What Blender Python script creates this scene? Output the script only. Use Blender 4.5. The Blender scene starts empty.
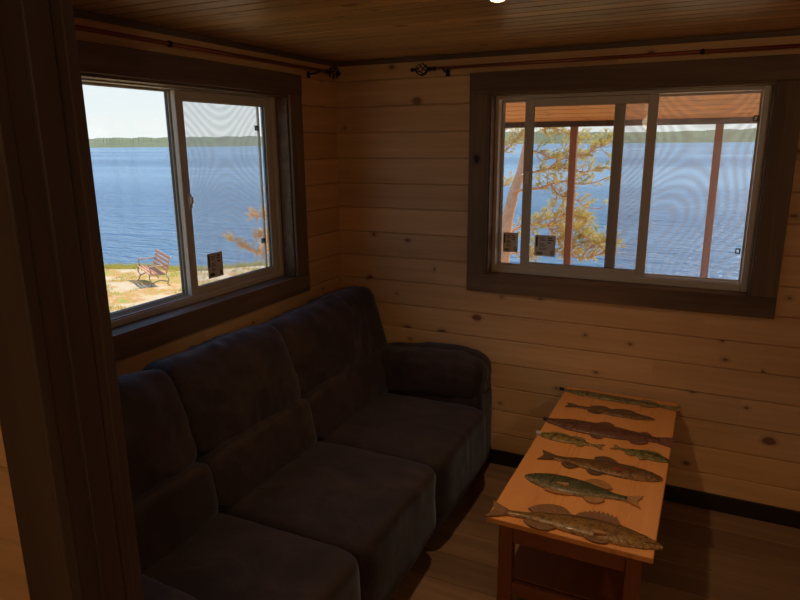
import bpy, bmesh, math, random
from mathutils import Vector, Matrix, noise
random.seed(7)
SC = bpy.context.scene
COL = SC.collection
PI = math.pi

# ---------------------------------------------------------------- camera model
FPX, YAW, PITCH, ROLL, CH, CA, CB = 637.9, 0.454561, 0.240141, -0.0085538, 1.84378, 2.03809, 3.3426
F_ = Vector((-math.sin(YAW)*math.cos(PITCH), math.cos(YAW)*math.cos(PITCH), -math.sin(PITCH)))
R_ = Vector((math.cos(YAW), math.sin(YAW), 0)); U_ = R_.cross(F_)
R2 = math.cos(ROLL)*R_ + math.sin(ROLL)*U_
U2 = -math.sin(ROLL)*R_ + math.cos(ROLL)*U_
CAM = Vector((CA, -CB, CH))
def ray(u, v): return (u-400)*R2 + (300-v)*U2 + FPX*F_
def on_z(u, v, z): d = ray(u, v); return CAM + d*((z-CAM.z)/d.z)
def at_dist(u, v, dist):
    d = ray(u, v); return CAM + d*(dist/math.hypot(d.x, d.y))

# ---------------------------------------------------------------- mesh builder
class MB:
    def __init__(s): s.v = []; s.f = []; s.sm = []
    def add(s, vs, fs, smooth=False):
        n = len(s.v); s.v += [tuple(p) for p in vs]
        for f in fs: s.f.append(tuple(i+n for i in f)); s.sm.append(smooth)
        return s
    def box(s, x0, x1, y0, y1, z0, z1, bev=0.0, seg=2):
        bm = bmesh.new()
        vs = [bm.verts.new(p) for p in [(x0,y0,z0),(x1,y0,z0),(x1,y1,z0),(x0,y1,z0),(x0,y0,z1),(x1,y0,z1),(x1,y1,z1),(x0,y1,z1)]]
        for f in [(0,3,2,1),(4,5,6,7),(0,1,5,4),(1,2,6,5),(2,3,7,6),(3,0,4,7)]: bm.faces.new([vs[i] for i in f])
        if bev > 0: bmesh.ops.bevel(bm, geom=list(bm.edges), offset=bev, segments=seg, profile=.5, affect='EDGES')
        s.bm(bm); return s
    def bm(s, bm, M=None, smooth=False):
        if M is not None: bm.transform(M)
        bm.verts.ensure_lookup_table(); bm.verts.index_update()
        s.add([v.co[:] for v in bm.verts], [[v.index for v in f.verts] for f in bm.faces], smooth); bm.free()
    def obox(s, c, ax, ay, az, hx, hy, hz, bev=0.0):
        t = MB().box(-hx, hx, -hy, hy, -hz, hz, bev)
        c = Vector(c); ax, ay, az = Vector(ax).normalized(), Vector(ay).normalized(), Vector(az).normalized()
        s.add([c+ax*p[0]+ay*p[1]+az*p[2] for p in t.v], t.f); return s
    def board(s, o, l, w, n, L, W, T, ch=.005, g=.0014):
        # plank: length L along l, width W along w, thickness T behind the face (n points out of the face)
        o, l, w, n = Vector(o), Vector(l), Vector(w), Vector(n)
        sec = [(g, -T), (g, -ch), (ch, 0), (W-ch, 0), (W-g, -ch), (W-g, -T)]
        vs = [o+w*a+n*b for a, b in sec] + [o+l*L+w*a+n*b for a, b in sec]
        k = 6
        fs = [(i, (i+1) % k, (i+1) % k+k, i+k) for i in range(k)] + [tuple(range(k))[::-1], tuple(range(k, 2*k))]
        if l.cross(w).dot(n) > 0: fs = [f[::-1] for f in fs]
        s.add(vs, fs); return s
    def tube(s, pts, rad, n=8, cap=True):
        pts = [Vector(p) for p in pts]
        if not isinstance(rad, (list, tuple)): rad = [rad]*len(pts)
        rings = []; up = None
        for i, p in enumerate(pts):
            t = (pts[min(i+1, len(pts)-1)] - pts[max(i-1, 0)]).normalized()
            if up is None: up = t.orthogonal().normalized()
            a = (up - t*up.dot(t)); a = a.normalized() if a.length > 1e-6 else t.orthogonal().normalized()
            up = a; b = t.cross(a)
            rings.append([p + (a*math.cos(2*PI*k/n) + b*math.sin(2*PI*k/n))*rad[i] for k in range(n)])
        vs = [q for r in rings for q in r]; fs = []
        for i in range(len(pts)-1):
            for k in range(n): fs.append((i*n+k, i*n+(k+1) % n, (i+1)*n+(k+1) % n, (i+1)*n+k))
        if cap: fs += [tuple(range(n))[::-1], tuple(range((len(pts)-1)*n, len(pts)*n))]
        s.add(vs, fs, True); return s
    def lathe(s, c, axis, prof, n=20):
        c = Vector(c); ax = Vector(axis).normalized(); a = ax.orthogonal().normalized(); b = ax.cross(a)
        vs = [c + ax*h + (a*math.cos(2*PI*k/n)+b*math.sin(2*PI*k/n))*r for r, h in prof for k in range(n)]
        m = len(prof)
        fs = [(i*n+k, i*n+(k+1) % n, (i+1)*n+(k+1) % n, (i+1)*n+k) for i in range(m-1) for k in range(n)]
        fs += [tuple(range(n))[::-1], tuple(range((m-1)*n, m*n))]
        s.add(vs, fs, True); return s
    def poly(s, pts, z0, z1, M=None):
        n = len(pts)
        vs = [Vector((x, y, z0)) for x, y in pts] + [Vector((x, y, z1)) for x, y in pts]
        if M is not None: vs = [M @ v for v in vs]
        s.add(vs, [tuple(range(n))[::-1], tuple(range(n, 2*n))] + [(i, (i+1) % n, (i+1) % n+n, i+n) for i in range(n)]); return s

def wloc(o):
    l = Vector((0, 0, 0))
    while o is not None: l += o.location; o = o.parent
    return l
def obj(name, mb, mat, parent=None, loc=None):
    """one mesh object; the builder's coordinates are world coordinates"""
    me = bpy.data.meshes.new(name); me.from_pydata(mb.v, [], mb.f)
    me.polygons.foreach_set('use_smooth', mb.sm); me.update()
    o = bpy.data.objects.new(name, me); COL.objects.link(o)
    if parent is not None:
        me.transform(Matrix.Translation(-wloc(parent))); o.parent = parent
    elif loc is not None:
        me.transform(Matrix.Translation(-Vector(loc))); o.location = loc
    if mat is not None: me.materials.append(mat)
    return o
def base_of(mb):
    xs, ys, zs = zip(*mb.v); return ((min(xs)+max(xs))/2, (min(ys)+max(ys))/2, min(zs))
def thing(name, label, cat, loc, group=None):
    o = bpy.data.objects.new(name, None); COL.objects.link(o); o.location = loc; o.empty_display_size = .1
    o['label'] = label; o['category'] = cat
    if group: o['group'] = group
    return o
def tag(o, label, cat, group=None, kind=None):
    o['label'] = label; o['category'] = cat
    if group: o['group'] = group
    if kind: o['kind'] = kind
    return o
def struct(name, mb, mat, label, cat):
    o = obj(name, mb, mat); o['kind'] = 'structure'; o['label'] = label; o['category'] = cat; return o

# ---------------------------------------------------------------- materials
def newmat(name):
    m = bpy.data.materials.new(name); m.use_nodes = True; nt = m.node_tree; nt.nodes.clear()
    out = nt.nodes.new('ShaderNodeOutputMaterial'); b = nt.nodes.new('ShaderNodeBsdfPrincipled')
    nt.links.new(b.outputs[0], out.inputs[0]); return m, nt, b, out
def N(nt, t, **kw):
    n = nt.nodes.new(t)
    for k, v in kw.items(): setattr(n, k, v)
    return n
def plug(nt, inp, v):
    if isinstance(v, bpy.types.NodeSocket): nt.links.new(v, inp)
    else: inp.default_value = v
def math_(nt, op, a, b=0.0, c=None, clamp=False):
    n = N(nt, 'ShaderNodeMath', operation=op); n.use_clamp = clamp
    plug(nt, n.inputs[0], a); plug(nt, n.inputs[1], b)
    if c is not None: plug(nt, n.inputs[2], c)
    return n.outputs[0]
def mix(nt, f, a, b, mode='MIX'):
    n = N(nt, 'ShaderNodeMix', data_type='RGBA', blend_type=mode)
    plug(nt, n.inputs[0], f); plug(nt, n.inputs[6], a); plug(nt, n.inputs[7], b); return n.outputs[2]
def coords(nt, scale=(1, 1, 1), src='Object', add=None):
    tc = N(nt, 'ShaderNodeTexCoord'); mp = N(nt, 'ShaderNodeMapping'); mp.inputs['Scale'].default_value = scale
    nt.links.new(tc.outputs[src], mp.inputs[0]); return mp.outputs[0]
def noise_(nt, vec, scale=1, detail=4, rough=.55, w=None, dist=0):
    n = N(nt, 'ShaderNodeTexNoise')
    if w is not None: n.noise_dimensions = '4D'; plug(nt, n.inputs['W'], w)
    nt.links.new(vec, n.inputs['Vector']); n.inputs['Scale'].default_value = scale
    n.inputs['Detail'].default_value = detail; n.inputs['Roughness'].default_value = rough; n.inputs['Distortion'].default_value = dist
    return n.outputs[0]
def ramp(nt, fac, stops):
    r = N(nt, 'ShaderNodeValToRGB'); e = r.color_ramp.elements
    while len(e) < len(stops): e.new(.5)
    for el, (p, c) in zip(e, stops): el.position = p; el.color = (*c, 1)
    plug(nt, r.inputs[0], fac); return r.outputs[0]
def rng(nt, v, a, b, c=0., d=1.):
    n = N(nt, 'ShaderNodeMapRange'); n.clamp = True
    plug(nt, n.inputs[0], v)
    for i, q in enumerate((a, b, c, d)): n.inputs[i+1].default_value = q
    return n.outputs[0]
def bump(nt, b, h, dist=.002, strength=1.):
    n = N(nt, 'ShaderNodeBump'); plug(nt, n.inputs['Height'], h); n.inputs['Distance'].default_value = dist
    n.inputs['Strength'].default_value = strength; nt.links.new(n.outputs[0], b.inputs['Normal'])

def wood(name, light, dark, axis=0, knots=0.0, rough=.5, vary=.25, coat=0.0, grain=1.0, knotcol=(.22, .10, .045), bumpd=.0006, spec=.4, flat=None):
    """planks: grain runs along 'axis', every separate plank differs"""
    m, nt, b, out = newmat(name)
    g = N(nt, 'ShaderNodeNewGeometry'); rnd = g.outputs['Random Per Island']
    sc = [14*grain]*3; sc[axis] = .9*grain
    v = coords(nt, sc)
    w = math_(nt, 'MULTIPLY', rnd, 37.0)
    n1 = noise_(nt, v, 1.0, 5, .6, w, .8)
    sc2 = [60*grain]*3; sc2[axis] = 1.6*grain
    n2 = noise_(nt, coords(nt, sc2), 1.0, 3, .6, w)
    f = math_(nt, 'ADD', math_(nt, 'MULTIPLY', n1, .7), math_(nt, 'MULTIPLY', n2, .3))
    col = ramp(nt, f, [(.3, dark), (.5, tuple((a+c)/2 for a, c in zip(light, dark))), (.68, light)])
    br = math_(nt, 'MULTIPLY_ADD', rnd, vary, 1-vary/2)
    col = mix(nt, 1.0, col, N_comb(nt, br), 'MULTIPLY')
    if knots > 0:
        ks = [6.99]*3; ks[axis] = 4.6
        if flat is not None: ks[flat] = 0
        vo = N(nt, 'ShaderNodeTexVoronoi', voronoi_dimensions='2D'); vo.inputs['Scale'].default_value = 1
        sx = N(nt, 'ShaderNodeSeparateXYZ'); nt.links.new(coords(nt, ks), sx.inputs[0]); cx = N(nt, 'ShaderNodeCombineXYZ')
        other = [i for i in range(3) if i != axis and i != flat][0]
        plug(nt, cx.inputs[0], math_(nt, 'ADD', sx.outputs[axis], math_(nt, 'MULTIPLY', rnd, 41.0))); plug(nt, cx.inputs[1], sx.outputs[other])
        nt.links.new(cx.outputs[0], vo.inputs['Vector'])
        sep = N(nt, 'ShaderNodeSeparateColor'); nt.links.new(vo.outputs['Color'], sep.inputs[0])
        r0 = math_(nt, 'MULTIPLY', math_(nt, 'SUBTRACT', sep.outputs[0], 1-knots, clamp=True), 1/knots)
        r = math_(nt, 'MULTIPLY_ADD', math_(nt, 'MULTIPLY', r0, r0), .10, math_(nt, 'MULTIPLY', math_(nt, 'GREATER_THAN', r0, 0.0), .05))
        dd = math_(nt, 'ADD', vo.outputs['Distance'], math_(nt, 'MULTIPLY', math_(nt, 'SUBTRACT', n2, .5), .06))
        q = math_(nt, 'SUBTRACT', r, dd)
        k = math_(nt, 'MULTIPLY', rng(nt, q, 0.0, .03), rng(nt, r, .001, .01))
        halo = math_(nt, 'MULTIPLY', rng(nt, q, -.10, .01, 0, .45), rng(nt, r, .001, .01))
        col = mix(nt, halo, col, tuple(c*.55 for c in dark)+(1,))
        col = mix(nt, k, col, (*knotcol, 1))
    plug(nt, b.inputs['Base Color'], col)
    plug(nt, b.inputs['Roughness'], rng(nt, n2, .3, .7, rough-.06, rough+.08))
    b.inputs['Specular IOR Level'].default_value = spec
    if coat: b.inputs['Coat Weight'].default_value = coat; b.inputs['Coat Roughness'].default_value = .12
    bump(nt, b, f, bumpd)
    return m
def N_comb(nt, v):
    c = N(nt, 'ShaderNodeCombineColor')
    for i in range(3): plug(nt, c.inputs[i], v)
    return c.outputs[0]
def plain(name, col, rough=.5, metal=0., noise_amt=.12, nscale=30, spec=.5, bmp=0.0):
    m, nt, b, out = newmat(name)
    n = noise_(nt, coords(nt), nscale, 4)
    c = mix(nt, n, tuple(x*(1-noise_amt) for x in col)+(1,), tuple(min(1, x*(1+noise_amt)) for x in col)+(1,))
    plug(nt, b.inputs['Base Color'], c); b.inputs['Roughness'].default_value = rough; b.inputs['Metallic'].default_value = metal
    b.inputs['Specular IOR Level'].default_value = spec
    if bmp: bump(nt, b, n, bmp)
    return m

PINE = dict(light=(.75, .50, .27), dark=(.55, .335, .165), rough=.48, vary=.22, spec=.35)
M = {}
M['wall_x'] = wood('pine boards x', axis=0, knots=.27, flat=1, **PINE)
M['wall_y'] = wood('pine boards y', axis=1, knots=.27, flat=0, **PINE)
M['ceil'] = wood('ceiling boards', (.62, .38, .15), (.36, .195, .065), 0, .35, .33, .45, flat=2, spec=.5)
M['porch'] = wood('porch ceiling boards', (.80, .42, .20), (.62, .27, .11), 0, .3, .5, .15, flat=2)
M['floor'] = wood('floor planks', (.33, .205, .125), (.17, .10, .06), 0, 0, .42, .5, grain=.8)
for ax in range(3):
    M['stain%d' % ax] = wood('dark stained pine %d' % ax, (.23, .150, .095), (.080, .050, .034), ax, .12, .55, .25, knotcol=(.02, .012, .01))
    M['crown%d' % ax] = wood('crown stained pine %d' % ax, (.17, .11, .075), (.085, .055, .036), ax, 0, .5, .2)
    M['redcedar%d' % ax] = wood('porch timber %d' % ax, (.42, .20, .11), (.27, .11, .055), ax, 0, .6, .2)
M['post'] = wood('dark doorway casing', (.085, .060, .052), (.045, .031, .027), 2, 0, .5, .2)
M['basebd'] = wood('black brown baseboard', (.022, .013, .010), (.010, .006, .005), 0, 0, .5, .2)
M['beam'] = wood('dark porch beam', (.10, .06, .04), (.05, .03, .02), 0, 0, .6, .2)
M['top'] = wood('varnished table top', (.88, .40, .125), (.74, .30, .08), 1, 0, .3, .1, coat=.5, grain=.55, bumpd=.0002)
M['leg2'] = wood('table frame z', (.28, .095, .036), (.17, .055, .022), 2, 0, .4, .1)
M['leg0'] = wood('table frame x', (.28, .095, .036), (.17, .055, .022), 0, 0, .4, .1)
M['leg1'] = wood('table frame y', (.28, .095, .036), (.17, .055, .022), 1, 0, .4, .1)
M['benchw'] = wood('bench slats', (.78, .40, .22), (.55, .24, .12), 0, 0, .6, .3)
M['vinyl'] = plain('beige window vinyl', (.58, .535, .46), .35, noise_amt=.03)
M['gasket'] = plain('dark window gasket', (.03, .03, .035), .5)
M['iron'] = plain('black iron', (.018, .014, .013), .4, .6)
M['copper'] = plain('brown red curtain rod', (.26, .075, .05), .42, .5)
M['greymetal'] = plain('weathered steel', (.35, .33, .32), .5, .6)
M['white'] = plain('white enamel', (.8, .78, .74), .4, noise_amt=.02)
M['bark'] = plain('orange pine bark', (.74, .42, .26), .85, noise_amt=.4, nscale=9, bmp=.01)
M['ext'] = plain('brown outside wall', (.16, .09, .06), .8)

def glass_mat():
    m, nt, b, out = newmat('window glass'); nt.nodes.remove(b)
    t = N(nt, 'ShaderNodeBsdfTransparent'); t.inputs[0].default_value = (.955, .955, .955, 1)
    g = N(nt, 'ShaderNodeBsdfGlossy'); g.inputs['Roughness'].default_value = .01
    lw_ = N(nt, 'ShaderNodeLayerWeight'); lw_.inputs[0].default_value = .5
    fr = math_(nt, 'MULTIPLY_ADD', math_(nt, 'POWER', lw_.outputs['Facing'], 5.0), .9, .035)
    mx = N(nt, 'ShaderNodeMixShader'); plug(nt, mx.inputs[0], fr)
    nt.links.new(t.outputs[0], mx.inputs[1]); nt.links.new(g.outputs[0], mx.inputs[2]); nt.links.new(mx.outputs[0], out.inputs[0])
    return m
M['glass'] = glass_mat()
def screen_mat(axes):
    # insect mesh: fine wires, seen as an even veil with moire waves painted into its coverage
    m, nt, b, out = newmat('insect screen mesh'); nt.nodes.remove(b)
    t = N(nt, 'ShaderNodeBsdfTransparent'); d = N(nt, 'ShaderNodeBsdfDiffuse'); d.inputs[0].default_value = (.6, .63, .7, 1)
    d2 = N(nt, 'ShaderNodeBsdfTranslucent'); d2.inputs[0].default_value = (.7, .74, .84, 1)
    ad = N(nt, 'ShaderNodeMixShader'); ad.inputs[0].default_value = .5
    nt.links.new(d.outputs[0], ad.inputs[1]); nt.links.new(d2.outputs[0], ad.inputs[2])
    nz = noise_(nt, coords(nt), 1.5, 0, .4)
    f = math_(nt, 'MULTIPLY_ADD', math_(nt, 'SINE', math_(nt, 'MULTIPLY', nz, 230.0)), .06, .21)
    mx = N(nt, 'ShaderNodeMixShader'); plug(nt, mx.inputs[0], f)
    nt.links.new(t.outputs[0], mx.inputs[1]); nt.links.new(ad.outputs[0], mx.inputs[2]); nt.links.new(mx.outputs[0], out.inputs[0])
    return m
M['screen'] = screen_mat('x'); M['screen_y'] = screen_mat('y')

def suede():
    m, nt, b, out = newmat('dark brown suede')
    v = coords(nt)
    n1 = noise_(nt, v, 5, 5, .65, dist=.6); n2 = noise_(nt, v, 60, 3)
    f = math_(nt, 'ADD', math_(nt, 'MULTIPLY', n1, .8), math_(nt, 'MULTIPLY', n2, .2))
    plug(nt, b.inputs['Base Color'], ramp(nt, f, [(.33, (.016, .0085, .0085)), (.5, (.030, .0165, .0165)), (.68, (.054, .031, .030))]))
    b.inputs['Roughness'].default_value = .75; b.inputs['Specular IOR Level'].default_value = .35
    b.inputs['Sheen Weight'].default_value = .24; b.inputs['Sheen Roughness'].default_value = .45; b.inputs['Sheen Tint'].default_value = (.6, .72, 1, 1)
    bump(nt, b, f, .004, .8)
    return m
M['suede'] = suede()

def emit(name, col, s):
    m, nt, b, out = newmat(name); nt.nodes.remove(b)
    e = N(nt, 'ShaderNodeEmission'); e.inputs[0].default_value = (*col, 1); e.inputs[1].default_value = s
    nt.links.new(e.outputs[0], out.inputs[0]); return m
M['shade'] = emit('frosted fill lamp shade', (1, .78, .48), 1.0)
M['lamp'] = emit('warm lamp lens', (1, .62, .33), 4.5)

def water():
    m, nt, b, out = newmat('lake water')
    v = coords(nt, (.35, 1.0, 1))
    n1 = noise_(nt, v, .75, 4, .6, dist=.4); n2 = noise_(nt, v, 3.1, 3, .6)
    n3 = noise_(nt, coords(nt, (.003, .014, 1)), 1, 4)
    h = math_(nt, 'ADD', math_(nt, 'MULTIPLY', n1, .7), math_(nt, 'MULTIPLY', n2, .3))
    c = ramp(nt, n3, [(.38, (.05, .14, .25)), (.62, (.18, .31, .42))])
    plug(nt, b.inputs['Base Color'], c)
    b.inputs['Roughness'].default_value = .26; b.inputs['IOR'].default_value = 1.33
    bump(nt, b, h, .9, 1.0)
    return m
M['water'] = water()
def ground():
    m, nt, b, out = newmat('shore ground')
    v = coords(nt)
    n1 = noise_(nt, v, .8, 5, .6, dist=.5); n2 = noise_(nt, v, 7, 5, .7); n3 = noise_(nt, v, 1.7, 4, .6)
    c = ramp(nt, math_(nt, 'ADD', math_(nt, 'MULTIPLY', n1, .75), math_(nt, 'MULTIPLY', n2, .25)),
             [(.36, (.30, .33, .05)), (.43, (.50, .40, .09)), (.475, (.62, .30, .08)), (.53, (.70, .50, .25)), (.62, (.74, .58, .38)), (.72, (.42, .38, .08))])
    plug(nt, b.inputs['Base Color'], c); b.inputs['Roughness'].default_value = .9
    bump(nt, b, n2, .05); return m
M['ground'] = ground()
def hills():
    m, nt, b, out = newmat('hazy far forest')
    n = noise_(nt, coords(nt, (.03, .03, .12)), 1, 4, .7)
    plug(nt, b.inputs['Base Color'], ramp(nt, n, [(.35, (.13, .155, .08)), (.6, (.21, .22, .11)), (.75, (.33, .27, .16))])); b.inputs['Roughness'].default_value = 1  # greens lightened: distance haze is put into the forest colour
    return m
M['hills'] = hills()
def needles(name, a, bb, c):
    m, nt, b, out = newmat(name)
    g = N(nt, 'ShaderNodeNewGeometry')
    n = noise_(nt, coords(nt), 1.6, 3)
    f = math_(nt, 'MULTIPLY_ADD', g.outputs['Random Per Island'], .5, math_(nt, 'SUBTRACT', n, .25))
    plug(nt, b.inputs['Base Color'], ramp(nt, f, [(.25, a), (.5, bb), (.75, c)])); b.inputs['Roughness'].default_value = .7
    t = N(nt, 'ShaderNodeBsdfTranslucent'); t.inputs[0].default_value = (*bb, 1)
    mx = N(nt, 'ShaderNodeMixShader'); mx.inputs[0].default_value = .5
    nt.links.new(b.outputs[0], mx.inputs[1]); nt.links.new(t.outputs[0], mx.inputs[2]); nt.links.new(mx.outputs[0], out.inputs[0])
    return m
M['needle'] = needles('pine needles', (.42, .43, .12), (.78, .66, .24), (.92, .66, .32))
M['needle2'] = needles('autumn needles', (.70, .62, .16), (.92, .68, .22), (.92, .56, .18))
M['grass'] = needles('shore grass', (.25, .33, .05), (.50, .46, .10), (.66, .42, .13))

# ---------------------------------------------------------------- room shell
H = 2.30; XR = 4.3; YN = -2.68; YF = -5.6      # ceiling height, right wall, near partition, rear wall
BP = .143; B0 = 2.193 - 15*BP
def rows():
    z = B0 - BP
    while z < H:
        yield max(z, 0), min(z+BP, H); z += BP
def board_wall(l0, l1, place, opening=None, seed=1, maxl=2.6):
    rd = random.Random(seed); mb = MB()
    def run(a, b, z0, z1):
        if b-a < .01 or z1-z0 < .012: return
        cuts = [a]; x = a + rd.uniform(.5, maxl)
        while x < b-.3: cuts.append(x); x += rd.uniform(1.2, maxl)
        cuts.append(b)
        for p, q in zip(cuts, cuts[1:]): place(mb, p, q, z0, z1)
    for z0, z1 in rows():
        if opening and z1 > opening[2] and z0 < opening[3]:
            run(l0, opening[0], z0, z1); run(opening[1], l1, z0, z1)
            if z0 < opening[2]: run(opening[0], opening[1], z0, opening[2])
            if z1 > opening[3]: run(opening[0], opening[1], opening[3], z1)
        else: run(l0, l1, z0, z1)
    return mb
def frame4(mb, a0, a1, b0, b1, c0, c1, d0, d1, axis, n0, n1):
    """slab between n0,n1 on the normal axis covering a0..a1 x c0..c1 less the hole b0..b1 x d0..d1"""
    for (p, q, r, s_) in [(a0, b0, c0, c1), (b1, a1, c0, c1), (b0, b1, c0, d0), (b0, b1, d1, c1)]:
        if axis == 'y': mb.box(p, q, n0, n1, r, s_)
        else: mb.box(n0, n1, p, q, r, s_)
OB = (.935, 2.243, 1.125, 2.097)          # back window opening  X0 X1 Z0 Z1
OL = (-1.800, -.480, 1.125, 2.097)        # left window opening  Y0 Y1 Z0 Z1
T = .012
mb = board_wall(0, XR, lambda m, p, q, z0, z1: m.board((p, 0, z0), (1, 0, 0), (0, 0, 1), (0, -1, 0), q-p, z1-z0, T), OB, 3)
frame4(mb, -.16, XR+.1, OB[0], OB[1], -.1, H+.1, OB[2], OB[3], 'y', T, .16)
struct('wall_back', mb, M['wall_x'], 'knotty pine board wall with the wide window over the table', 'wall')
mb = board_wall(YF, 0, lambda m, p, q, z0, z1: m.board((0, p, z0), (0, 1, 0), (0, 0, 1), (1, 0, 0), q-p, z1-z0, T), OL, 5)
frame4(mb, YF-.1, T, OL[0], OL[1], -.1, H+.1, OL[2], OL[3], 'x', -.16, -T)
struct('wall_left', mb, M['wall_y'], 'knotty pine board wall with the window above the sofa', 'wall')
mb = board_wall(YF, 0, lambda m, p, q, z0, z1: m.board((XR, p, z0), (0, 1, 0), (0, 0, 1), (-1, 0, 0), q-p, z1-z0, T), None, 6)
mb.box(XR+T, XR+.12, YF, .16, -.1, H+.1)
struct('wall_right', mb, M['wall_y'], 'pine board wall on the right, outside the photo', 'wall')
mb = board_wall(0, XR, lambda m, p, q, z0, z1: m.board((p, YF, z0), (1, 0, 0), (0, 0, 1), (0, 1, 0), q-p, z1-z0, T), None, 8)
mb.box(-.1, XR+.1, YF-.12, YF-T, -.1, H+.1)
struct('wall_rear', mb, M['wall_x'], 'pine board wall behind the photographer', 'wall')
# partition stub beside the cased opening
PX = 1.198
mb = board_wall(0, PX-.02, lambda m, p, q, z0, z1: m.board((p, -2.78, z0), (1, 0, 0), (0, 0, 1), (0, -1, 0), q-p, z1-z0, T), None, 9)
mb2 = board_wall(0, PX-.02, lambda m, p, q, z0, z1: m.board((p, -2.69, z0), (1, 0, 0), (0, 0, 1), (0, 1, 0), q-p, z1-z0, T), None, 10)
mb.add(mb2.v, mb2.f); mb.box(0, PX-.02, -2.78+T, -2.69-T, 0, H)
struct('wall_near', mb, M['wall_x'], 'short pine partition at the left edge, behind the dark doorway casing', 'wall')
mb = MB()
mb.box(PX-.020, PX, -2.785, -2.685, 0, H-.001, .002)
mb.box(PX-.001, PX+.010, -2.752, -2.712, 0, H-.001, .002)
jl = struct('door_1', mb, M['post'], 'dark stained doorway post and jamb at the left edge', 'doorway')
mb = MB(); mb.box(PX-.106, PX+.002, -2.802, -2.780, 0, H-.001, .003); obj('casing', mb, M['post'], jl)
mb = MB(); mb.box(PX-.106, PX+.002, -2.690, -2.668, 0, H-.001, .003); obj('casing', mb, M['post'], jl)

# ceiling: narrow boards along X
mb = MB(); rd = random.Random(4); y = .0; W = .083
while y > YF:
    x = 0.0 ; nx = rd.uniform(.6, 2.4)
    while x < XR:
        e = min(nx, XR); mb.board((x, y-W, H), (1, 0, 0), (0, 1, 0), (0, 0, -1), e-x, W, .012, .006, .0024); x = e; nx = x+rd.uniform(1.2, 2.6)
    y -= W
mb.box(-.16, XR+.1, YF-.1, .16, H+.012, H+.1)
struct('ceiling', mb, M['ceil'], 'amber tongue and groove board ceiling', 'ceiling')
# floor planks along X
mb = MB(); y = 0.0; W = .185; rd = random.Random(11)
while y > YF:
    x = -rd.uniform(0, 1.2)
    while x < XR:
        e = min(x+1.22, XR); s_ = max(x, 0)
        if e-s_ > .02: mb.board((s_, y-W, 0), (1, 0, 0), (0, 1, 0), (0, 0, 1), e-s_, W, .01, .0015, .0008)
        x += 1.22
    y -= W
mb.box(-.16, XR+.1, YF-.1, .16, -.12, -.01)
struct('floor', mb, M['floor'], 'brown wood plank floor', 'floor')
# baseboards and crown strips
mb = MB().box(.012, XR, -.016, 0, 0, .088, .003); struct('baseboard_back', mb, M['basebd'], 'black brown baseboard under the wide window', 'baseboard')
mb = MB().box(0, .016, -2.66, 0, 0, .088, .003); struct('baseboard_left', mb, M['basebd'], 'black brown baseboard behind the sofa', 'baseboard')
mb = MB().box(.018, XR, -.018, 0, H-.024, H-.0005, .003); struct('trim_1', mb, M['crown0'], 'dark crown strip along the back wall', 'trim')
mb = MB().box(0, .018, -2.66, 0, H-.024, H-.0005, .003); struct('trim_2', mb, M['crown1'], 'dark crown strip along the left wall', 'trim')

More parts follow.
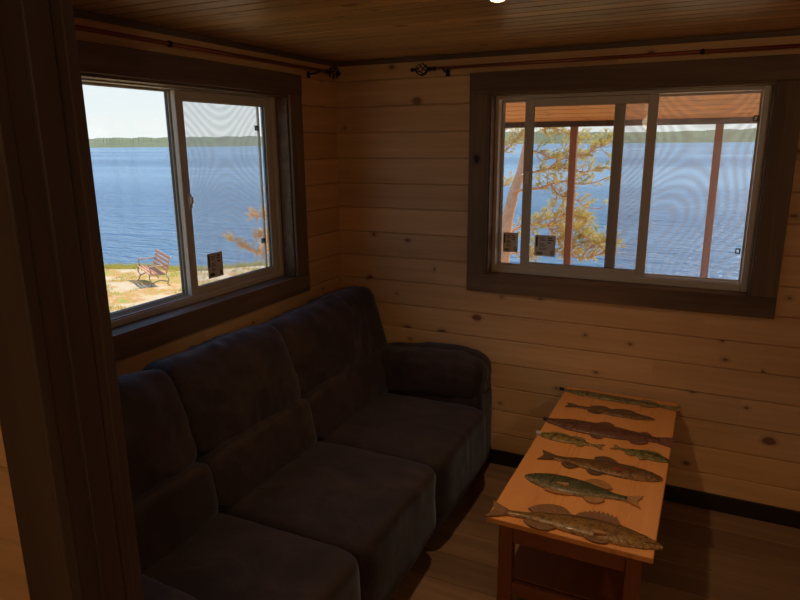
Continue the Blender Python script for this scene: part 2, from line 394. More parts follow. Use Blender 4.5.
# ---------------------------------------------------------------- windows
def ring(mb, a0, a1, z0, z1, w, n0, n1, P, bev=.003):
    """rectangular frame in the wall plane; P(a,n,z)->axis order"""
    for (p, q, r, s_) in [(a0, a0+w, z0, z1), (a1-w, a1, z0, z1), (a0+w, a1-w, z0, z0+w), (a0+w, a1-w, z1-w, z1)]:
        P(mb, p, q, n0, n1, r, s_, bev)
def P_back(mb, a0, a1, n0, n1, z0, z1, bev=0): mb.box(a0, a1, n0, n1, z0, z1, bev)             # n grows outward (+Y)
def P_left(mb, a0, a1, n0, n1, z0, z1, bev=0): mb.box(-n1, -n0, a0, a1, z0, z1, bev)           # n grows outward (-X)
def window(name, P, o, ax, label, fixed, slide, screen, energy, scrm):
    a0, a1, z0, z1 = o
    # reveal boards are the structure object itself
    mb = MB(); g = .001
    for (p, q, r, s_) in [(a0+g, a0+.012, z0+g, z1-g), (a1-.012, a1-g, z0+g, z1-g), (a0+.012, a1-.012, z0+g, z0+.012), (a0+.012, a1-.012, z1-.012, z1-g)]:
        P(mb, p, q, .0, .16, r, s_)
    w = struct(name, mb, M['stain2' if 0 else 'stain%d' % ax], label, 'window')
    cw = .103
    for nm, r, mt in [('header_casing', (a0-cw, a1+cw, z1, z1+cw), ax), ('sill_casing', (a0-cw, a1+cw, z0-.088, z0+.012), ax),
                      ('side_casing', (a0-cw, a0+.004, z0+.012, z1), 2), ('side_casing', (a1-.004, a1+cw, z0+.012, z1), 2)]:
        mb = MB(); P(mb, r[0], r[1], -.022 if nm[0] != 's' or nm[1] == 'i' and nm[2] == 'l' else -.019, -.0005, r[2], r[3], .003)
        obj(nm, mb, M['stain%d' % mt], w)
    a0 += .012; a1 -= .012; z0 += .012; z1 -= .012
    fl, fr_, ft, fb = .020, .034 if ax == 0 else .024, .018 if ax == 0 else .006, .028
    mb = MB()
    for (p, q, r, s_) in [(a0, a0+fl, z0, z1), (a1-fr_, a1, z0, z1), (a0+fl, a1-fr_, z0, z0+fb), (a0+fl, a1-fr_, z1-ft, z1)]: P(mb, p, q, .070, .155, r, s_, .003)
    P(mb, a0+fl, a1-fr_, .114, .118, z0+fb, z0+fb+.007); P(mb, a0+fl, a1-fr_, .078, .082, z0+fb, z0+fb+.007)     # tracks
    obj('frame', mb, M['vinyl'], w)
    fz0, fz1 = z0+fb+.001, z1-ft-.001
    def sash(rng_, n, wl, wr_, wh, wt, nm):
        r0, r1 = rng_; mb = MB()
        for (p, q, r, s_) in [(r0, r0+wl, fz0, fz1), (r1-wr_, r1, fz0, fz1), (r0+wl, r1-wr_, fz0, fz0+wh), (r0+wl, r1-wr_, fz1-wt, fz1)]: P(mb, p, q, n, n+.026, r, s_, .003)
        s_ = obj(nm, mb, M['vinyl'], w); mb = MB()
        ga, gb, gc, gd = r0+wl-.001, r1-wr_+.001, fz0+wh-.001, fz1-wt+.001
        ring(mb, ga, gb, gc, gd, .002, n+.006, n+.020, P, 0); obj('gasket', mb, M['gasket'], s_)
        mb = MB(); P(mb, ga-.003, gb+.003, n+.011, n+.015, gc-.003, gd+.003); obj('glass_pane', mb, M['glass'], s_)
        return s_
    sf = sash(fixed, .122, .012, .052, .014, .012 if ax == 0 else .007, 'fixed_sash'); ss = sash(slide, .088, .046, .046, .034, .040 if ax == 0 else .044, 'sliding_sash')
    # latch on the meeting stile
    la, lz = energy['latch']
    mb = MB(); P(mb, la-.010, la+.010, .078, .089, lz-.032, lz+.032, .003); P(mb, la-.006, la+.006, .066, .079, lz-.012, lz+.020, .003); obj('latch', mb, M['white'], ss)
    # screen
    mb = MB(); ring(mb, screen[0], screen[1], fz0-.002, fz1+.002, .011, .160, .170, P, 0); sc = obj('screen_frame', mb, M['vinyl'], w)
    mb = MB(); P(mb, screen[0]+.008, screen[1]-.008, .1645, .1652, fz0+.004, fz1-.004); obj('screen_mesh', mb, scrm, sc)
    for (pa, pz) in energy['tabs']:
        mb = MB(); ring(mb, pa-.011, pa+.011, pz-.013, pz+.013, .005, .154, .163, P, 0); obj('screen_tab', mb, M['gasket'], sc)
    for (ea, ez, ew, eh, host, n) in energy['stickers']:
        mb = MB(); P(mb, ea-ew/2, ea+ew/2, n-.0012, n-.0002, ez-eh/2, ez+eh/2)
        so = obj('rating_sticker', mb, M['paper'], sf if host == 'f' else ss)
        mb = MB()
        def mk(u0, u1, v0, v1): P(mb, ea-ew/2+ew*u0, ea-ew/2+ew*u1, n-.0022, n-.0012, ez-eh/2+eh*v0, ez-eh/2+eh*v1)
        mk(.05, .14, .45, .92)
        for k in range(9): mk(.10+k*.035, .10+k*.035+.018, .06, .20)
        for v in (.86, .80, .74, .58, .52, .46, .36, .30): mk(.24, .24+random.uniform(.2, .34), v, v+.022)
        for v in (.84, .74, .62): mk(.62, .62+random.uniform(.16, .28), v, v+.05)
        mk(.78, .92, .08, .10); mk(.78, .92, .24, .26); mk(.78, .80, .08, .26); mk(.90, .92, .08, .26); mk(.83, .87, .14, .20)
        obj('printed_marks', mb, M['ink'], so)
    return w
M['paper'] = plain('sticker paper', (.72, .70, .68), .6, noise_amt=.03); M['ink'] = plain('sticker ink', (.03, .03, .03), .6)
window('window_2', P_back, OB, 0, 'wide sliding window framed in dark stained boards, looking out on the porch',
       fixed=(.968, 1.603), slide=(1.104, 1.757), screen=(1.585, 2.199),
       energy=dict(latch=(1.127, 1.66), tabs=[(2.180, 1.945), (2.170, 1.32)], stickers=[(1.035, 1.300, .085, .110, 'f', .133), (1.238, 1.298, .112, .115, 's', .099)]), scrm=M['screen'])
window('window_1', P_left, OL, 1, 'sliding window framed in dark stained boards above the sofa back',
       fixed=(-1.764, -1.134), slide=(-1.182, -.518), screen=(-1.150, -.520),
       energy=dict(latch=(-1.150, 1.60), tabs=[(-.548, 1.93), (-.548, 1.335)], stickers=[(-1.002, 1.282, .105, .12, 's', .099)]), scrm=M['screen_y'])

# ---------------------------------------------------------------- curtain rods
def spiral_finial(mb, c, d, L=.075, R=.030):
    c = Vector(c); d = Vector(d).normalized(); a = d.orthogonal().normalized(); b = d.cross(a)
    for k in range(6):
        pts = []
        for i in range(17):
            t = i/16; r = R*math.sin(PI*t)**.8 + .002; an = 2*PI*k/6 + t*PI*.9
            pts.append(c + d*(L*t) + (a*math.cos(an)+b*math.sin(an))*r)
        mb.tube(pts, .0026, 6)
    mb.lathe(c+d*(L-.004), d, [(.004, 0), (.009, .006), (.005, .012), (.012, .022), (.003, .034)], 10)
    mb.lathe(c-d*.045, d, [(.006, 0), (.013, .006), (.008, .014), (.008, .030), (.013, .038), (.005, .048)], 12)
def rod(p0, p1, wall_dir, label, brk, group=None):
    p0, p1 = Vector(p0), Vector(p1); d = (p0-p1).normalized()
    t = thing('curtain_rod', label, 'curtain rod', (p0+p1)/2)
    mb = MB(); mb.tube([p0, p1], .0085, 10); m2 = MB(); mid = p0.lerp(p1, .6)
    obj('rod', mb, M['copper'], t)
    m2.lathe(mid-d*.01, d, [(.0085, 0), (.012, .004), (.012, .016), (.0085, .02)], 12); obj('joining_collar', m2, M['iron'], t)
    for e, dd in ((p0, d), (p1, -d)):
        m3 = MB(); spiral_finial(m3, e+dd*.044, dd); obj('finial', m3, M['iron'], t)
    w = Vector(wall_dir)
    for f in brk:
        c = p0.lerp(p1, f); m4 = MB()
        m4.tube([c-Vector((0, 0, .010)), c-Vector((0, 0, .016))+w*.02, c-Vector((0, 0, .016))+w*.060], .004, 8)
        pl = c + w*(.0625) - Vector((0, 0, .020)); s_ = w.cross(Vector((0, 0, 1)))
        m4.obox(pl, w, s_, (0, 0, 1), .0045, .010, .017, .002)
        m4.tube([c+Vector((0, 0, -.002))-w*.011, c-Vector((0, 0, .012)), c+Vector((0, 0, -.002))+w*.011], .003, 6)
        obj('bracket', m4, M['iron'], t)
rod((.660, -.068, 2.227), (2.78, -.068, 2.227), (0, 1, 0), 'thin brown red curtain rod with a wire cage finial over the wide window', (.02, .98))
rod((.068, -.21, 2.231), (.068, -2.10, 2.231), (-1, 0, 0), 'thin brown red curtain rod over the window above the sofa', (.04, .96))

# ---------------------------------------------------------------- ceiling downlight and added fill lamps
def fill_globe(x, y, label, power):
    t = thing('ceiling_light', label, 'ceiling light', (x, y, H-.15))
    mb = MB().lathe((x, y, H-.03), (0, 0, 1), [(.05, 0), (.06, .006), (.06, .0298)], 28); obj('base', mb, M['white'], t)
    mb = MB().lathe((x, y, H-.145), (0, 0, 1), [(.01, 0), (.045, .008), (.07, .035), (.078, .065), (.065, .098), (.045, .116)], 28); obj('fill_lamp_shade', mb, M['shade'], t)
    l = bpy.data.lights.new('lamp_glow', 'POINT'); l.energy = power; l.color = (1, .76, .44); l.shadow_soft_size = .08
    lo = bpy.data.objects.new('lamp_glow', l); COL.objects.link(lo); lo.parent = t; lo.location = (0, 0, -.095)
def downlight(x, y, label, power):
    t = thing('ceiling_light', label, 'ceiling light', (x, y, H-.012))
    mb = MB().lathe((x, y, H-.010), (0, 0, 1), [(.052, 0), (.058, .001), (.060, .009), (.040, .0095), (.040, .001), (.052, 0)], 32)
    obj('trim_ring', mb, M['white'], t)
    mb = MB().lathe((x, y, H-.021), (0, 0, 1), [(.010, 0), (.020, .003), (.027, .009), (.0295, .019)], 32); obj('lens', mb, M['lamp'], t)
    l = bpy.data.lights.new('lamp_glow', 'SPOT'); l.energy = power; l.color = (1, .66, .36) if y > -3 else (1, .74, .46); l.spot_size = R(112); l.spot_blend = 1.0; l.shadow_soft_size = .035
    lo = bpy.data.objects.new('lamp_glow', l); COL.objects.link(lo); lo.parent = t; lo.location = (0, 0, -.028)
R = math.radians
downlight(1.362, -1.235, 'small round downlight glowing warm over the sofa and table', 23)
downlight(3.2, -1.8, 'added unseen fill downlight over the floor right of the coffee table', 8)  # added fill light out of view, brightens the right side of the room
fill_globe(2.95, -4.5, 'added unseen fill lamp behind the photographer, nearer the right wall', 17)  # added out of view to raise the overall room brightness
fill_globe(1.3, -4.5, 'added unseen fill lamp behind the short partition', 2.5)  # weak second fill, added unseen behind the camera

# ---------------------------------------------------------------- sofa
def cushion(c, s, k=4.0, n=26, M3=None, wr=.006, seed=0, fn=None, wf=5.0):
    """soft box: c centre, s half sizes, k roundness; fn(p,unit)->p extra shaping"""
    mb = MB(); idx = {}; vs = []; fs = []
    def vid(p):
        key = tuple(round(q, 5) for q in p)
        if key not in idx: idx[key] = len(vs); vs.append(Vector(p))
        return idx[key]
    for ax in range(3):
        for sg in (-1, 1):
            for i in range(n):
                for j in range(n):
                    q = []
                    for (di, dj) in ((0, 0), (1, 0), (1, 1), (0, 1)):
                        a = math.tan((-1+2*(i+di)/n)*PI/4); b = math.tan((-1+2*(j+dj)/n)*PI/4)
                        p = [0, 0, 0]; p[ax] = sg; p[(ax+1) % 3] = a; p[(ax+2) % 3] = b; q.append(vid(p))
                    fs.append(q if sg > 0 else q[::-1])
    out = []
    for p in vs:
        r = sum(abs(x)**k for x in p)**(1/k); u = p/r
        q = Vector((u.x*s[0], u.y*s[1], u.z*s[2]))
        if fn: q = fn(q, u)
        nn = Vector((u.x**3, u.y**3, u.z**3)); nn.normalize()
        off = Vector((seed*7.3, seed*3.1, seed*5.7))
        a = noise.fractal(q*wf + off, 1.0, 2.0, 4)
        rr = noise.noise(Vector((q.x*4, q.y*22, q.z*3)) + off)*.35 if wr else 0
        q = q + nn*wr*(a + rr)
        if M3 is not None: q = M3 @ q
        out.append(q + Vector(c))
    mb.add(out, fs, True); return mb
sofa = thing('sofa', 'three seat dark brown suede sofa under the left window', 'sofa', (.55, -1.33, 0))
SY0, SY1 = -2.64, -.035
mb = MB().box(.10, .985, SY0+.05, SY1-.05, .035, .30, .02); mb.box(.035, .24, SY0+.02, SY1-.02, .035, .90, .05, 4)
obj('frame', mb, M['suede'], sofa)
for (x, y) in ((.10, SY0+.12), (.10, SY1-.12), (.92, SY0+.12), (.92, SY1-.12)):
    mb = MB().box(x-.03, x+.03, y-.03, y+.03, 0, .04, .004); obj('foot', mb, M['iron'], sofa)
seats = [(-.985, -.315), (-1.665, -.985), (-2.335, -1.665)]
backs = [(-1.015, SY1-.075), (-1.685, -1.015), (SY0+.005, -1.685)]
def seat_fn(q, u):
    # crowned top that rolls over the front edge
    d = 0.012*(1-u.y*u.y)*(1 if u.z > 0 else 0)
    q = q.copy(); q.z += d
    if u.z > .2: q.z -= .035*max(0, -u.x)*.4
    return q
for i, (a, b) in enumerate(seats):
    mb = cushion(((.30+1.088)/2, (a+b)/2, .325), ((1.088-.30)/2, (b-a)/2+.008, .165), 9, 32, None, .007, i+1, seat_fn, 3.2)
    obj('seat_cushion', mb, M['suede'], sofa)
    mb = cushion((.985, (a+b)/2, .165), (.045, (b-a)/2-.004, .105), 5, 20, None, .004, i+11)
    obj('footrest_panel', mb, M['suede'], sofa)
TILT = R(-17)
for i, (a, b) in enumerate(backs):
    Mt = Matrix.Rotation(TILT, 3, 'Y')
    hw = (b-a)/2+.006
    def up_fn(q, u, i=i):
        q = q.copy()
        q.x += .03*(1-u.y**2)*(1-u.z**2)*(1 if u.x > 0 else 0)       # plump face
        q.z += .016*(1-u.y**2) * (1 if u.z > 0 else 0)
        q.x *= 1-.45*max(0, u.z)**4
        q.z += .012*abs(u.y)**3*(1 if u.z > 0 else 0)
        # a few pulled creases falling from the upper corner
        cr = math.sin((q.y*.8+q.z*1.0)*34 + i*2)*.5+.5
        q.x += -.004*cr**4*max(0, u.z+.3)
        return q
    mb = cushion((.230, (a+b)/2, .822 if i == 0 else .832), (.125, hw, .200), 8.0, 40, Mt, .015, i+21, up_fn, 4.5)
    obj('back_pillow', mb, M['suede'], sofa)
    mb = cushion((.345, (a+b)/2, .560), (.125, hw+.006, .130), 6.5, 28, Matrix.Rotation(R(-12), 3, 'Y'), .007, i+31, None, 3.4)
    obj('lumbar_pillow', mb, M['suede'], sofa)
for (yc, sg, i) in ((-.180, 1, 0), (-2.42, -1, 1)):
    mb = cushion((.625, yc, .305), (.40, .130, .285), 8, 24, None, .005, 41+i, None, 4)
    arm = obj('armrest', mb, M['suede'], sofa)
    def arm_fn(q, u):
        q = q.copy(); q.z += -.02*max(0, -u.x) ; q.z += .010*math.sin(u.x*2.2)
        if u.x > .6: q.z -= (u.x-.6)*.03
        return q
    mb = cushion((.645, yc, .595), (.378, .147, .128), 4.6, 30, None, .013, 51+i, arm_fn, 5)
    obj('arm_pad', mb, M['suede'], arm)

# ---------------------------------------------------------------- coffee table
TZ = .56; TX0, TX1, TY0, TY1 = 1.425, 1.978, -1.405, -.030
tb = thing('coffee_table', 'varnished orange pine coffee table with carved fish lying across its top', 'table', ((TX0+TX1)/2, (TY0+TY1)/2, 0))
mb = MB().box(TX0, TX1, TY0, TY1, TZ-.022, TZ, .004, 3); obj('tabletop', mb, M['top'], tb)
li = .035; lw = .05
for x in (TX0+li, TX1-li-lw):
    for y in (TY0+li, TY1-li-lw):
        mb = MB().box(x, x+lw, y, y+lw, 0, TZ-.022, .004); obj('leg', mb, M['leg2'], tb)
for y in (TY0+li+.012, TY1-li-.012-.02):
    mb = MB().box(TX0+li+lw, TX1-li-lw, y, y+.02, TZ-.11, TZ-.022, .002); obj('apron', mb, M['leg0'], tb)
for x in (TX0+li+.012, TX1-li-.012-.02):
    mb = MB().box(x, x+.02, TY0+li+lw, TY1-li-lw, TZ-.11, TZ-.022, .002); obj('apron', mb, M['leg1'], tb)
mb = MB().box(TX0+li+.015, TX1-li-.015, TY0+li+lw+.002, TY1-li-lw-.002, .26, .280, .003); obj('shelf', mb, M['leg1'], tb)
for y in (TY0+li+.012, TY1-li-.012-.022):
    mb = MB().box(TX0+li+lw, TX1-li-lw, y, y+.022, .235, .285, .002); obj('shelf_rail', mb, M['leg0'], tb)

# ---------------------------------------------------------------- carved fish
def fish_mat(name, back, side, belly, bars=0.0, spots=0.0, bscale=40):
    m, nt, b, out = newmat(name)
    tc = N(nt, 'ShaderNodeTexCoord'); sp = N(nt, 'ShaderNodeSeparateXYZ')
    at = N(nt, 'ShaderNodeAttribute', attribute_name='across'); nt.links.new(tc.outputs['Object'], sp.inputs[0])
    n = noise_(nt, tc.outputs['Object'], 28, 4, .65)
    f = math_(nt, 'ADD', at.outputs['Fac'], math_(nt, 'MULTIPLY', math_(nt, 'SUBTRACT', n, .5), .25))
    col = ramp(nt, f, [(.12, belly), (.38, side), (.62, side), (.86, back)])
    if bars:
        w = math_(nt, 'SINE', math_(nt, 'ADD', math_(nt, 'MULTIPLY', sp.outputs[0], bscale*4), math_(nt, 'MULTIPLY', n, 3)))
        k = math_(nt, 'MULTIPLY', rng(nt, w, .1, .7), math_(nt, 'MULTIPLY', rng(nt, at.outputs['Fac'], .3, .6), bars))
        col = mix(nt, k, col, tuple(c*.35 for c in back)+(1,))
    if spots:
        v = N(nt, 'ShaderNodeTexVoronoi'); nt.links.new(tc.outputs['Object'], v.inputs[0]); v.inputs['Scale'].default_value = 90
        k = math_(nt, 'MULTIPLY', rng(nt, v.outputs['Distance'], .28, .18), spots)
        col = mix(nt, k, col, tuple(c*.3 for c in back)+(1,))
    mo = noise_(nt, tc.outputs['Object'], 75, 5, .75)
    col = mix(nt, rng(nt, mo, .42, .62, 0, .75), col, tuple(c*.30 for c in back)+(1,))
    col = mix(nt, 1.0, col, (.72, .72, .72, 1), 'MULTIPLY')
    plug(nt, b.inputs['Base Color'], col); b.inputs['Roughness'].default_value = .34
    b.inputs['Coat Weight'].default_value = .22; b.inputs['Coat Roughness'].default_value = .12; b.inputs['Specular IOR Level'].default_value = .3
    sv = N(nt, 'ShaderNodeTexVoronoi'); nt.links.new(tc.outputs['Object'], sv.inputs[0]); sv.inputs['Scale'].default_value = 210
    bump(nt, b, sv.outputs['Distance'], .0012, .5)
    return m
def fin_mat(name, col):
    m, nt, b, out = newmat(name)
    n = noise_(nt, coords(nt), 60, 3); plug(nt, b.inputs['Base Color'], mix(nt, n, tuple(c*.7 for c in col)+(1,), tuple(min(1, c*1.2) for c in col)+(1,)))
    b.inputs['Roughness'].default_value = .4; b.inputs['Coat Weight'].default_value = .4; return m
M['eye'] = plain('fish eye', (.015, .012, .01), .1); M['eyering'] = plain('fish eye ring', (.55, .42, .18), .3)
PROF = {
 'zander':  ([0, .1, .25, .45, .62, .76, .88, .96, 1], [.26, .30, .62, .95, 1, .92, .66, .36, .10], 0.16),
 'walleye': ([0, .1, .25, .45, .62, .76, .88, .96, 1], [.26, .30, .62, .95, 1, .92, .66, .36, .10], 0.0),
 'pike':    ([0, .08, .2, .35, .6, .78, .88, .95, 1], [.40, .42, .72, .95, 1, .92, .55, .40, .16], -.05),
 'trout':   ([0, .1, .25, .45, .65, .8, .9, .97, 1], [.32, .36, .66, .95, 1, .9, .68, .38, .14], 0.02),
 'perch':   ([0, .1, .25, .45, .65, .8, .9, .97, 1], [.20, .24, .60, .92, 1, .85, .6, .32, .10], .05),
}
def interp(xs, ys, t):
    for i in range(len(xs)-1):
        if t <= xs[i+1]:
            f = (t-xs[i])/(xs[i+1]-xs[i]); f = f*f*(3-2*f)*.5+f*.5
            return ys[i]*(1-f)+ys[i+1]*f
    return ys[-1]
def fish(name, label, tail, head, depth, kind, mat, fin, flip, thick=.017, fins=(), tailw=1.0, nose=None, pect=None):
    """a carved fish half round lying on the tabletop from tail point to head point; flip=-1: back towards the viewer"""
    T0, H0 = Vector(tail), Vector(head); L = (H0-T0).length
    ang = math.atan2(H0.y-T0.y, H0.x-T0.x); c = (T0+H0)/2; z = TZ+.0006
    o = thing(name, label, 'fish', (c.x, c.y, z), 'fish lying across the coffee table'); o.rotation_euler = (0, 0, ang)
    xs, hs, ben = PROF[kind]; x0 = -L*.38; x1 = L*.5
    NX, NY = 60, 14; vs = []; ac = []; fs = []
    cl = lambda t: ben*depth*math.sin(PI*t)*flip
    for i in range(NX+1):
        t = i/NX; h = interp(xs, hs, t)*depth/2; x = x0+(x1-x0)*t
        th = thick*min(1, .35+interp(xs, hs, t)*.65)
        if t > .985: th *= .6
        for j in range(NY+1):
            s_ = -1+2*j/NY; sy = math.sin(s_*PI/2)
            y_ = h*sy*flip + cl(t)
            zz = .002+(th-.002)*math.sqrt(max(0, 1-sy*sy))
            if .70 < t < .73 and abs(sy) < .8: zz -= .0022      # gill edge
            vs.append((x, y_, zz)); ac.append((sy+1)/2)
        for j in (0, NY):
            s_ = -1 if j == 0 else 1; vs.append((x, h*s_*flip+cl(t), 0)); ac.append(0 if s_ < 0 else 1)
    K = NY+3
    for i in range(NX):
        for j in range(NY): fs.append((i*K+j, (i+1)*K+j, (i+1)*K+j+1, i*K+j+1))
        fs.append((i*K+NY, (i+1)*K+NY, (i+1)*K+NY+2, i*K+NY+2))
        fs.append((i*K+NY+1, (i+1)*K+NY+1, (i+1)*K, i*K))
        fs.append((i*K+NY+2, (i+1)*K+NY+2, (i+1)*K+NY+1, i*K+NY+1))
    for i in (0, NX): fs.append(tuple([i*K+NY+1]+[i*K+j for j in range(NY+1)]+[i*K+NY+2]))
    if flip < 0: fs = [f[::-1] for f in fs]
    me = bpy.data.meshes.new('body'); me.from_pydata(vs, [], fs); me.polygons.foreach_set('use_smooth', [True]*len(fs))
    a = me.attributes.new('across', 'FLOAT', 'POINT'); a.data.foreach_set('value', ac); me.materials.append(mat)
    bo = bpy.data.objects.new('body', me); COL.objects.link(bo); bo.parent = o
    def part(nm, mb_, mt, par=o):
        m2 = bpy.data.meshes.new(nm); m2.from_pydata(mb_.v, [], mb_.f); m2.polygons.foreach_set('use_smooth', mb_.sm); m2.materials.append(mt)
        q = bpy.data.objects.new(nm, m2); COL.objects.link(q); q.parent = par; return q
    def finmesh(pts, rays, z0=.001, z1=.006):
        """pts outline (x, y), rays list of ((x,y),(x,y)) ridge lines"""
        mb = MB(); mb.poly([(x, y*flip) for x, y in (pts if flip > 0 else pts[::-1])], z0, z1)
        for (p, q) in rays: mb.tube([(p[0], p[1]*flip, z1), (q[0], q[1]*flip, z1-.001)], .0014, 5)
        return mb
    hh = interp(xs, hs, 0)*depth/2; tw = depth*.42*tailw; xt = -L*.5
    pts = [(x0+.006, -hh), (x0-.25*(x0-xt), -hh*1.5), (xt, -tw), (xt+.010, -tw*.45), (xt+.018*(L/.6), 0), (xt+.010, tw*.45), (xt, tw), (x0-.25*(x0-xt), hh*1.5), (x0+.006, hh)]
    rays = [((x0, hh*k), (xt+.010+.022*(1-abs(k)), tw*.92*k)) for k in (-.95, -.7, -.45, -.2, .2, .45, .7, .95)]
    part('tail_fin', finmesh(pts[::-1] if 1 else pts, rays), fin)
    for (nm, ta, tb_, ht, side, spiny) in fins:
        ht *= 1.45
        ya = interp(xs, hs, ta)*depth/2*side; yb = interp(xs, hs, tb_)*depth/2*side
        xa = x0+(x1-x0)*ta; xb = x0+(x1-x0)*tb_; ca, cb = cl(ta)*flip, cl(tb_)*flip
        n = 9; top = []; rays = []
        for k in range(n+1):
            f = k/n; bx = xb+(xa-xb)*f; by = (yb+cb)*(1-f)+(ya+ca)*f
            e = (math.sin(PI*min(1, .25+f*.75))**.7 if spiny else math.sin(PI*(.15+.8*f))**.6)*ht
            tx = bx-(.35*ht if spiny else .6*ht); ty = by+side*e
            if spiny and k % 1 == 0:
                top.append((tx, ty)); 
                if k < n: top.append((tx-(xb-xa)/n*.5, by+side*e*.72))
            else: top.append((tx, ty))
            rays.append(((bx, by*.9), (tx, ty)))
        base = [(xa, (ya+ca)*.8), (xb, (yb+cb)*.8)]
        outl = base+top
        if side > 0: outl = outl
        else: outl = outl[::-1]
        part(nm, finmesh(outl, rays), fin)
    gp = [(x0+(x1-x0)*(.745-.035*math.cos(q*1.3)), (interp(xs, hs, .74)*depth/2*math.sin(q)+cl(.74)*flip)*flip, .002+thick*.93*max(.1, math.cos(q))) for q in [(-1.25+2.5*k/10) for k in range(11)]]
    mb = MB(); mb.tube(gp, .0013, 5); part('gill_line', mb, f_dk)
    # pectoral fin lying on the body, eye, mouth line
    px_ = x0+(x1-x0)*.66; b_ = depth*.30
    mb = MB(); py_ = -depth*.18*flip
    mb.poly([(px_, py_-.004), (px_-b_*1.1, py_-b_*.36), (px_-b_*1.25, py_), (px_-b_*1.0, py_+b_*.28), (px_, py_+.006)][::-1], thick*.45, thick*1.06); part('pectoral_fin', mb, pect or fin)
    t = .90; ex = x0+(x1-x0)*t; ey = interp(xs, hs, t)*depth/2*.35*flip+cl(t); er = max(.0035, depth*.045); ez = thick*.74*min(1, .35+interp(xs, hs, t)*.65)/1.0
    mb = MB().lathe((ex, ey, ez), (0, 0, 1), [(er*1.5, -.002), (er*1.4, .0022), (er*.4, .0034)], 14); e = part('eye', mb, M['eyering'])
    mb = MB().lathe((ex, ey, ez), (0, 0, 1), [(er, 0), (er*.9, .0035), (er*.3, .0050)], 12); part('pupil', mb, M['eye'], e)
    mb = MB(); mb.tube([(x1-.002, cl(1), .004), (x0+(x1-x0)*.95, -interp(xs, hs, .95)*depth*.14*flip+cl(.95), thick*.55), (x0+(x1-x0)*.90, -interp(xs, hs, .9)*depth*.22*flip+cl(.9), thick*.68)], .0012, 5)
    part('mouth_line', mb, M['eye'])
    if nose: 
        mb = MB(); mb.obox((x1-.004, cl(1), .007), (1, 0, 0), (0, 1, 0), (0, 0, 1), .012, .010, .007, .003); part('snout_tip', mb, nose)
    return o
def tp(u, v): q = on_z(u, v, TZ+.006); return (q.x, q.y, 0)
G = fish_mat
m_gar = G('olive pike paint', (.10, .10, .035), (.24, .22, .07), (.38, .33, .14), spots=.5)
m_wal = G('gold walleye paint', (.11, .06, .02), (.42, .22, .06), (.62, .36, .14), spots=.2)
m_lak = G('maroon trout paint', (.085, .035, .03), (.20, .075, .05), (.33, .15, .09), spots=.35)
m_per = G('yellow perch paint', (.10, .10, .02), (.42, .30, .06), (.55, .38, .13), bars=.95, bscale=46)
m_pr2 = G('green perch paint', (.04, .07, .02), (.17, .22, .05), (.42, .33, .10), bars=.9, bscale=46)
m_tro = G('brown trout paint', (.07, .045, .025), (.26, .12, .04), (.50, .26, .10), spots=.5)
m_bas = G('green bass paint', (.035, .05, .035), (.13, .15, .07), (.42, .33, .17), bars=.35, bscale=30, spots=.3)
m_wa2 = G('brown walleye paint', (.10, .055, .025), (.24, .14, .06), (.40, .22, .10), bars=.4, bscale=24)
f_brn = fin_mat('brown fins', (.27, .135, .06)); f_red = fin_mat('red fins', (.30, .065, .03)); f_olv = fin_mat('olive fins', (.30, .22, .08)); f_mar = fin_mat('maroon fins', (.20, .08, .055)); f_dk = fin_mat('dark fins', (.14, .075, .04))
f_amb = fin_mat('amber fins', (.46, .23, .08))
silver = plain('silver grey', (.5, .52, .58), .4); blk = plain('near black', (.02, .022, .03), .4)
DO, AN, PE = 'dorsal_fin', 'anal_fin', 'pelvic_fin'
fish('carved_fish', 'slender olive green carved pike, the fish nearest the wall', tp(680, 409), tp(561, 389), .068, 'pike', m_gar, f_olv, -1, .014,
     [(DO, .10, .24, .018, 1, False), (AN, .10, .22, .014, -1, False)], 1.0, blk)
fish('carved_fish', 'small barred brown carved fish, second from the wall, dark tail left', tp(566, 404), tp(655, 419), .075, 'walleye', m_wa2, f_dk, 1, .013,
     [(DO, .50, .75, .018, 1, True), (DO, .22, .42, .016, 1, False), (AN, .2, .36, .014, -1, False)], .85)
fish('carved_fish', 'long maroon brown carved trout with dark snout over the left table edge', tp(676, 443), tp(545, 419), .125, 'pike', m_lak, f_mar, -1, .019,
     [(DO, .44, .56, .026, 1, False), (DO, .10, .17, .016, 1, False), (AN, .12, .25, .024, -1, False), (PE, .48, .58, .022, -1, False)], 1.0, blk)
fish('carved_fish', 'small yellow perch with dark bars and a silver snout at the left edge', tp(604, 447), tp(538, 433), .072, 'perch', m_per, f_olv, -1, .013,
     [(DO, .50, .80, .014, 1, True), (DO, .24, .44, .012, 1, False), (AN, .22, .34, .012, -1, False)], .8, silver)
fish('carved_fish', 'small dark green perch at the right table edge', tp(612, 446), tp(670, 461), .070, 'perch', m_pr2, f_olv, 1, .013,
     [(DO, .46, .80, .014, 1, True), (AN, .2, .36, .012, -1, False), (PE, .5, .6, .014, -1, False)], .8)
fish('carved_fish', 'brown orange carved trout with dark red lower fins', tp(540, 454), tp(663, 479), .110, 'trout', m_tro, f_dk, 1, .018,
     [(DO, .42, .60, .028, 1, False), (AN, .14, .26, .024, -1, False), (PE, .38, .50, .020, -1, False)], .95, None, f_red)
fish('carved_fish', 'dark green carved bass with its head toward the sofa', tp(642, 502), tp(525, 475), .125, 'walleye', m_bas, f_amb, -1, .019,
     [(DO, .22, .44, .030, 1, False), (DO, .5, .76, .016, -1, True), (AN, .24, .4, .026, -1, False)], .8)
fish('carved_fish', 'largest carved walleye, golden brown, across the near end of the table', tp(489, 508), tp(663, 547), .118, 'zander', m_wal, f_brn, 1, .022,
     [(DO, .48, .74, .046, 1, True), (DO, .18, .42, .038, 1, False), (AN, .16, .34, .024, -1, False), (PE, .55, .68, .012, -1, False)], 1.15, None, f_amb)

